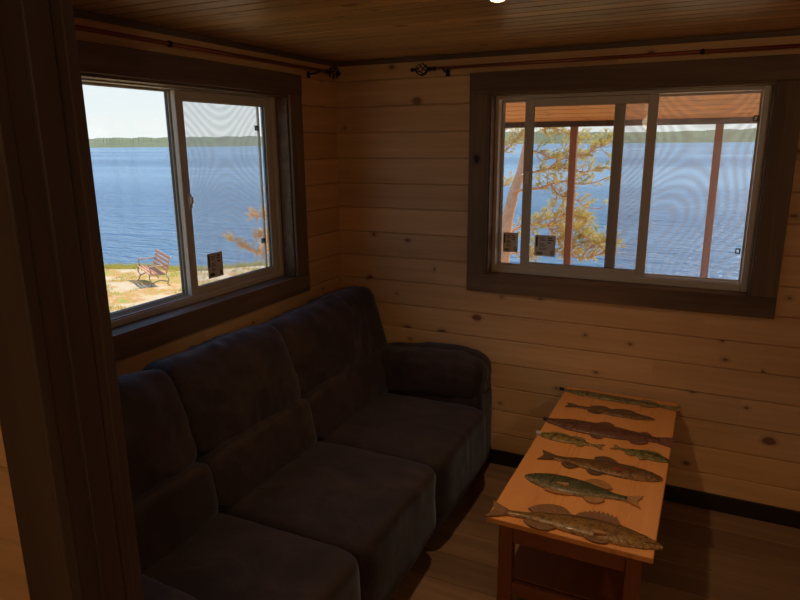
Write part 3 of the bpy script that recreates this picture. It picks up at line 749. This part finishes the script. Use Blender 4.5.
# ---------------------------------------------------------------- porch outside the back wall
PY = 2.5
def pz(y): return 2.018 + (PY-y)*.24
mb = MB(); nrm = Vector((0, -.24, -1)).normalized(); wd = Vector((0, 1, -.24)).normalized()
y = PY; W = .125; k = 0; rd = random.Random(5)
slope = Vector((0, -1, .24)).normalized()
while y > .25:
    o = Vector((-1.5, y, pz(y)))
    x = -1.5
    while x < 4.6:
        e = min(4.6, x+rd.uniform(1.6, 3.0)); mb.board((x, y, pz(y)), (1, 0, 0), slope, nrm, e-x, W, .03, .004, .012); x = e
    y += slope.y*W
mk2 = MB()  # dark deck set into the board gaps, standing in for seam shade
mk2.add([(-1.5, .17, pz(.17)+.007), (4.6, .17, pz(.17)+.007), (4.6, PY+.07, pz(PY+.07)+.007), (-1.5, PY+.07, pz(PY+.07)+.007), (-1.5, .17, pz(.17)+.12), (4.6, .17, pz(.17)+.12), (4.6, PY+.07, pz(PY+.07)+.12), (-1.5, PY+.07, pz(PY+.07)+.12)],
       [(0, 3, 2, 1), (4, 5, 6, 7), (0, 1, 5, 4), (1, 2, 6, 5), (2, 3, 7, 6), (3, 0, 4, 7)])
o = obj('porch_roof', mb, M['porch']); tag(o, 'sloping orange pine board roof of the porch beyond the wide window', 'roof'); o['kind'] = 'structure'; obj('seam_shade_deck', mk2, M['beam'], o)
mb = MB().box(-1.5, 4.6, PY-.02, PY+.07, 1.976, 2.043, .005)
o = obj('porch_beam', mb, M['beam'], loc=base_of(mb)); tag(o, 'dark beam along the edge of the porch roof', 'beam'); o['kind'] = 'structure'
FLO = -.25
posts = [(.885, 'porch post left of the open half of the wide window, in front of the pine'), (2.028, 'porch post seen through the screened half of the wide window'), (-.32, 'porch post hidden beyond the corner of the room'), (3.18, 'porch post beyond the right edge of the wide window')]
for x, lb in posts:
    mb = MB().box(x-.030, x+.030, PY-.005, PY+.055, FLO, 1.978, .004)
    o = obj('porch_post', mb, M['redcedar2'], loc=base_of(mb)); tag(o, 'reddish brown square ' + lb, 'post', 'porch posts'); o['kind'] = 'structure'
mb = MB(); y = .17
while y < PY+.1: mb.box(-1.5, 4.6, y, y+.135, FLO-.03, FLO, .003); y += .14
o = obj('porch_deck', mb, M['redcedar0']); tag(o, 'board deck of the porch', 'deck'); o['kind'] = 'structure'

# ---------------------------------------------------------------- shore and lake
def shore(x): return min(17.6, max(12.5, 14.3+(x+19)*.6)) + .35*math.sin(x*.9)
WZ = -2.9
def gz(x, y):
    s_ = shore(x)-y
    z = WZ - .25 + min(1, max(0, (s_+.6)/1.6))*.35 + min(1, max(0, s_/9))*.45
    if y < 7: t = min(1, (7-y)/6); z += t*t*(3-2*t)*1.3
    z += .10*noise.noise(Vector((x*.5, y*.5, 0))) + .04*noise.noise(Vector((x*2, y*2, 3)))
    return z
mb = MB(); vs = []; fs = []; NXg, NYg = 190, 110
for j in range(NYg+1):
    for i in range(NXg+1):
        x = -50+80*i/NXg; y = -14+34*j/NYg; vs.append((x, y, gz(x, y)))
for j in range(NYg):
    for i in range(NXg):
        a = j*(NXg+1)+i; fs.append((a, a+1, a+NXg+2, a+NXg+1))
mb.add(vs, fs, True)
o = obj('shore_ground', mb, M['ground']); tag(o, 'sunlit grassy and sandy shore ground below the cabin', 'ground'); o['kind'] = 'structure'
mb = MB().add([(-6000, 12, WZ), (6000, 12, WZ), (6000, 9000, WZ), (-6000, 9000, WZ)], [(0, 1, 2, 3)])
mb.add([(-6000, -3000, WZ-.02), (-30, -3000, WZ-.02), (-30, 12, WZ-.02), (-6000, 12, WZ-.02)], [(0, 1, 2, 3)])
o = obj('lake', mb, M['water']); tag(o, 'rippled blue lake seen through both windows', 'lake'); o['kind'] = 'structure'
# far shore
vs = []; fs = []; NA = 2600
for i in range(NA+1):
    a = R(-85) + R(135)*i/NA          # bearing from +Y, negative = towards -X
    base = 36 + 9*noise.noise(Vector((a*5, 0, 0))) + (10 if a > R(-30) else 0)*min(1, max(0, (a-R(-30))/.2))
    h = base + 5*noise.noise(Vector((a*60, 1, 0))) + 2*noise.noise(Vector((a*420, 2, 0)))
    for r, z in ((2580, WZ-.5), (2600, WZ+1.5), (2690, WZ+1.5+h*.35), (2800, h*.72+2*noise.noise(Vector((a*500, 5, 0)))), (2950, h), (3800, h*.6)):
        vs.append((CAM.x+math.sin(a)*r, CAM.y+math.cos(a)*r, z))
for i in range(NA):
    for j in range(5): a = i*6+j; fs.append((a, a+6, a+7, a+1))
mb = MB().add(vs, fs)
o = obj('far_shore', mb, M['hills']); tag(o, 'low wooded hills along the far side of the lake', 'hills'); o['kind'] = 'structure'

# ---------------------------------------------------------------- park bench
bd = 20.7
for _ in range(6):
    bc = at_dist(160, 283, bd); r_ = ray(160, 283); bd = (gz(bc.x, bc.y)-.02-CAM.z)/(r_.z/math.hypot(r_.x, r_.y))
BX, BY = bc.x, bc.y; BZ = gz(BX, BY)-.02
bn = thing('garden_bench', 'weathered orange slatted garden bench on the shore facing away from the lake', 'bench', (0, 0, 0))
bn.scale = (1.09, 1.09, 1.09); bn.location = (BX, BY, BZ); bn.rotation_euler = (0, 0, math.atan2(-.51, 1.55)-R(13))
def lpart(nm, mb_, mt, par):
    m2 = bpy.data.meshes.new(nm); m2.from_pydata(mb_.v, [], mb_.f); m2.polygons.foreach_set('use_smooth', mb_.sm); m2.materials.append(mt)
    q = bpy.data.objects.new(nm, m2); COL.objects.link(q); q.parent = par; return q
BL = .88
for k in range(5):       # seat slats (front is -y)
    y = -.44+k*.100; z = .43-.010*k + (.0 if k else -.01); mb = MB().box(-BL, BL, y, y+.066, z, z+.024, .004); lpart('seat_slat', mb, M['benchw'], bn)
for k in range(4):       # backrest slats
    h = .52+k*.112; y = .03+(h-.44)*.30
    mb = MB().obox((0, y, h), (1, 0, 0), (0, .29, .957), (0, -.957, .29), BL, .037, .011, .004); lpart('back_slat', mb, M['benchw'], bn)
for sx in (-1, 1):
    x = sx*(BL-.10); mb = MB()
    for pts in ([(x, -.42, .43), (x, -.44, .30), (x, -.38, .16), (x, -.46, 0)], [(x, .03, .40), (x, .10, .22), (x, .05, .12), (x, .14, 0)],
                [(x, -.42, .425), (x, -.2, .41), (x, .03, .385), (x, .10, .56), (x, .20, .92)], [(x, -.38, .16), (x, -.16, .24), (x, .07, .18)],
                [(x, -.38, .44), (x, -.40, .62), (x, -.30, .66), (x, .10, .64)]):
        mb.tube(pts, .017, 8)
    lpart('end_frame', mb, M['greymetal'], bn)
    mb = MB().box(x-.03, x+.03, -.42, .11, .640, .662, .004); lpart('armrest', mb, M['benchw'], bn)

# ---------------------------------------------------------------- pines
def tuft(mb, c, d, size, rd, n=11):
    d = Vector(d).normalized(); a = d.orthogonal().normalized(); b = d.cross(a)
    for k in range(n):
        an = rd.uniform(0, 2*PI); sp = rd.uniform(.25, 1.3)
        v = (d*math.cos(sp) + (a*math.cos(an)+b*math.sin(an))*math.sin(sp)); L = size*rd.uniform(.6, 1.1)
        s_ = v.cross(Vector((rd.uniform(-1, 1), rd.uniform(-1, 1), rd.uniform(-1, 1)))).normalized()*size*.05
        p = c + d*rd.uniform(-size*.5, size*.5)
        mb.add([p-s_, p+s_, p+v*L], [(0, 1, 2)])
def branch(wood_, leaf, pts, r0, r1, rd, dens=16, tw=.35, size=.075, sub=True, bend=.5):
    """limb through pts with side twigs ending in needle tufts"""
    pts = [Vector(p) for p in pts]; fine = []
    for i in range(len(pts)-1):
        p0 = pts[max(i-1, 0)]; p1 = pts[i]; p2 = pts[i+1]; p3 = pts[min(i+2, len(pts)-1)]
        for k in range(6):
            t = k/6; fine.append(.5*((2*p1)+(p2-p0)*t+(2*p0-5*p1+4*p2-p3)*t*t+(3*p1-p0-3*p2+p3)*t**3))
    fine.append(pts[-1]); n = len(fine)
    wood_.tube(fine, [r0+(r1-r0)*i/(n-1) for i in range(n)], 7)
    L = sum((fine[i+1]-fine[i]).length for i in range(n-1))
    for _ in range(int(dens*L*2.8)):
        i = rd.randrange(int(n*.12), n-1); p = fine[i]; t = (fine[i+1]-fine[i]).normalized()
        d = (t*rd.uniform(.2, 1.0) + Vector((rd.gauss(0, .6), rd.gauss(0, .6), rd.gauss(0.12, .45)))).normalized()
        l = tw*rd.uniform(.35, 1.0); q = p+d*l*.5+Vector((0, 0, rd.uniform(-.03, .03))); e = p+d*l+Vector((0, 0, rd.uniform(0, .06)))
        wood_.tube([p, q, e], [.0045, .0035, .002], 4)
        for w_ in range(rd.randint(2, 4)):
            f = rd.uniform(.45, 1); c = p.lerp(e, f); tuft(leaf, c, d+Vector((rd.gauss(0, .4), rd.gauss(0, .4), rd.gauss(.2, .4))), size*rd.uniform(.7, 1.2), rd)
        tuft(leaf, e, d, size, rd, 12)
def P3(l, d0, jit=0): return [at_dist(u, v, d0+(dd if dd is not None else 0)) for (u, v, dd) in l]
rd = random.Random(21); wd_, lf = MB(), MB(); D = 8.6
tr = MB()
trunk = P3([(497, 420, 0), (499, 330, 0), (503, 262, 0), (506, 225, 0), (513, 195, .05), (521, 172, .1), (528, 140, .1), (531, 105, 0), (529, 60, 0), (526, 20, 0)], D)
g0 = trunk[0].copy(); g0.z = gz(trunk[0].x, trunk[0].y)-.05; trunk = [g0] + trunk if trunk[0].z > g0.z else [g0]+[p for p in trunk if p.z > g0.z+.2]
fine = trunk; tr.tube(fine, [.115-.095*i/(len(fine)-1) for i in range(len(fine))], 12)
# second leader going up the left strip of glass
tr.tube(P3([(504, 262, 0), (498, 235, .1), (494, 200, .2), (496, 150, .3), (500, 100, .3)], D), [.07, .055, .045, .035, .02], 9)
limbs = [
 ([(514, 192, 0), (527, 189, -.1), (541, 188, -.2), (553, 183, -.3), (566, 181, -.4), (580, 184, -.4), (596, 182, -.5), (608, 177, -.5)], .030, 10, .20),
 ([(551, 184, -.3), (556, 192, -.3), (563, 196, -.3), (575, 199, -.4), (586, 207, -.4), (602, 209, -.5)], .018, 14, .16),
 ([(557, 192, -.3), (556, 202, -.2), (552, 212, -.1)], .012, 6, .12),
 ([(506, 238, 0), (517, 228, .1), (532, 224, .2), (548, 225, .2), (566, 226, .3), (580, 228, .3)], .026, 26, .28),
 ([(548, 225, .2), (560, 216, .1), (574, 215, 0), (588, 222, 0)], .012, 34, .24),
 ([(548, 225, .2), (556, 238, .2), (570, 240, .3), (584, 236, .3)], .012, 34, .24),
 ([(520, 176, 0), (533, 172, .1), (548, 169, .1), (565, 168, .2), (585, 172, .2), (600, 168, .2), (612, 170, .2)], .024, 18, .22),
 ([(548, 169, .1), (560, 160, 0), (575, 156, 0), (588, 153, 0), (602, 145, -.1), (607, 143, -.1)], .016, 26, .22),
 ([(526, 150, 0), (538, 152, 0), (552, 158, .1), (568, 150, .2), (576, 142, .2)], .018, 20, .25),
 ([(530, 118, 0), (540, 126, .1), (553, 128, .2), (566, 132, .3), (575, 140, .3)], .02, 22, .26),
 ([(530, 110, 0), (545, 112, 0), (560, 118, .1), (576, 122, .1)], .018, 14, .3),
 ([(504, 256, 0), (520, 252, .1), (540, 254, .2), (560, 252, .2), (580, 258, .3), (598, 255, .3), (610, 250, .3)], .020, 22, .24),
 ([(580, 258, .3), (592, 246, .3), (604, 243, .3), (614, 247, .3)], .012, 30, .2),
 ([(560, 252, .2), (575, 246, .2), (590, 240, .2)], .01, 20, .2),
 ([(496, 160, .3), (506, 150, .3), (516, 140, .3), (524, 134, .3)], .014, 26, .28),
 ([(496, 140, .3), (504, 128, .3), (514, 122, .4), (526, 118, .4)], .014, 26, .28),
 ([(495, 190, .3), (504, 186, .3), (514, 180, .4)], .012, 10, .2),
 ([(494, 210, .3), (485, 200, .3), (470, 196, .4), (450, 200, .4)], .02, 20, .3),
 ([(496, 150, .3), (480, 140, .3), (460, 138, .4), (440, 142, .4)], .02, 20, .3),
 ([(528, 100, 0), (515, 90, 0), (500, 84, .1), (480, 80, .1)], .02, 16, .3),
 ([(528, 70, 0), (545, 62, 0), (560, 60, .1), (580, 66, .1)], .02, 18, .3),
]
for pts, r0, dens, tw in limbs: branch(wd_, lf, P3(pts, D), r0*.72, .004, rd, dens, tw, .062)
pine = thing('pine_tree', 'orange barked pine with yellow green needles behind the porch post', 'tree', trunk[0])
obj('trunk', tr, M['bark'], pine); obj('limbs', wd_, M['bark'], pine)
o = obj('needles', lf, M['needle'], pine); o['kind'] = 'stuff'
# young pine at the right edge of the left window
rd = random.Random(5); wd_, lf, tr = MB(), MB(), MB(); D2 = 12.5
b0 = at_dist(284, 300, D2); gb = b0.copy(); gb.z = gz(b0.x, b0.y)-.05
tr.tube([gb] + P3([(283, 285, 0), (282, 250, 0), (281, 215, 0), (281, 180, 0), (282, 165, 0)], D2), [.06, .05, .04, .03, .02, .008], 9)
for pts, dens in [([(282, 268, 0), (268, 258, -.1), (255, 252, -.1), (243, 246, -.2), (230, 240, -.2)], 20), ([(282, 262, 0), (272, 252, .1), (262, 247, .2)], 30), ([(282, 256, 0), (276, 246, -.2), (268, 240, -.3)], 30),
                  ([(282, 246, 0), (272, 240, 0), (262, 236, 0), (252, 236, 0)], 14), ([(282, 238, 0), (274, 234, 0), (266, 232, 0), (260, 234, 0)], 30), ([(282, 226, 0), (272, 220, 0), (262, 217, 0), (254, 216, 0)], 22),
                  ([(282, 220, 0), (274, 214, 0), (264, 212, 0)], 20), ([(281, 205, 0), (272, 198, 0), (264, 190, 0)], 8), ([(281, 190, 0), (290, 186, 0), (300, 184, 0)], 14), ([(282, 240, 0), (292, 236, 0), (305, 234, 0)], 16)]:
    branch(wd_, lf, P3(pts, D2), .016, .004, rd, dens, .15, .07)
yp = thing('pine_tree', 'slim young pine with rusty needles at the right edge of the left window', 'tree', gb)
obj('trunk', tr, M['bark'], yp); obj('limbs', wd_, M['bark'], yp)
o = obj('needles', lf, M['needle2'], yp); o['kind'] = 'stuff'
# shore grass
rd = random.Random(3); mb = MB()
for _ in range(4200):
    x = rd.uniform(-26, 0); s_ = rd.random()
    y = shore(x)-rd.uniform(.1, 1.6) if s_ < .5 else rd.uniform(6, 16)
    if s_ >= .5 and noise.noise(Vector((x*.6, y*.6, 9))) < -.08: continue
    if math.hypot(x-BX, y-BY) < 1.3: continue
    z = gz(x, y)
    for k in range(9):
        a = rd.uniform(0, 2*PI); h = rd.uniform(.12, .34)*(.75 if s_ < .5 else .45); dx, dy = math.cos(a)*h*.4, math.sin(a)*h*.4; ox, oy = rd.uniform(-.12, .12), rd.uniform(-.12, .12)
        mb.add([(x+ox-.012, y+oy, z-.03), (x+ox+.012, y+oy, z-.03), (x+ox+dx, y+oy+dy, z+h)], [(0, 1, 2)])
o = obj('shore_grass', mb, M['grass']); tag(o, 'tufts of yellow green grass along the shore below the left window', 'grass', kind='stuff')

# ---------------------------------------------------------------- light
w = bpy.data.worlds.new('sky'); SC.world = w; w.use_nodes = True; nt = w.node_tree; nt.nodes.clear()
out = N(nt, 'ShaderNodeOutputWorld'); bg = N(nt, 'ShaderNodeBackground'); nt.links.new(bg.outputs[0], out.inputs[0])
tc = N(nt, 'ShaderNodeTexCoord'); sp = N(nt, 'ShaderNodeSeparateXYZ'); nt.links.new(tc.outputs['Generated'], sp.inputs[0])
c = ramp(nt, sp.outputs[2], [(0.0, (.82, .87, .84)), (.10, (.74, .83, .87)), (.28, (.35, .59, .87)), (1.0, (.16, .34, .78))])
nt.links.new(c, bg.inputs[0]); bg.inputs[1].default_value = 1.0
s = bpy.data.lights.new('sun', 'SUN'); s.energy = 4.2; s.angle = R(.53); s.color = (1, .93, .82)
so = bpy.data.objects.new('sun', s); COL.objects.link(so)
sd = Vector((.28, .55, .78)).normalized()
so.rotation_euler = sd.to_track_quat('Z', 'Y').to_euler(); so.location = (0, 10, 12)
# daylight enters through the two window openings: sampling portals
for nm, loc, rot, sx, sy in (('portal_back', ((OB[0]+OB[1])/2, .20, (OB[2]+OB[3])/2), (R(-90), 0, 0), OB[1]-OB[0], OB[3]-OB[2]), ('portal_left', (-.20, (OL[0]+OL[1])/2, (OL[2]+OL[3])/2), (R(-90), 0, R(90)), OL[1]-OL[0], OL[3]-OL[2])):
    l = bpy.data.lights.new(nm, 'AREA'); l.shape = 'RECTANGLE'; l.size = sx; l.size_y = sy; l.cycles.is_portal = True
    lo = bpy.data.objects.new(nm, l); COL.objects.link(lo); lo.location = loc; lo.rotation_euler = rot

# ---------------------------------------------------------------- camera, view
cam = bpy.data.cameras.new('camera'); co = bpy.data.objects.new('camera', cam); COL.objects.link(co); SC.camera = co
Mx = Matrix((R2, U2, -F_)).transposed().to_4x4(); Mx.translation = CAM; co.matrix_world = Mx
cam.sensor_width = 36; cam.lens = FPX/800*36; cam.clip_start = .05; cam.clip_end = 20000
SC.view_settings.view_transform = 'Standard'; SC.view_settings.look = 'None'; SC.view_settings.gamma = 1; SC.view_settings.exposure = 0.35
SC.view_settings.use_curve_mapping = False
try:
    SC.cycles.use_denoising = True; SC.cycles.max_bounces = 10; SC.cycles.diffuse_bounces = 6; SC.cycles.transparent_max_bounces = 24
    SC.cycles.caustics_reflective = False; SC.cycles.caustics_refractive = False; SC.cycles.sample_clamp_indirect = 4; SC.cycles.sample_clamp_direct = 3
except Exception: pass
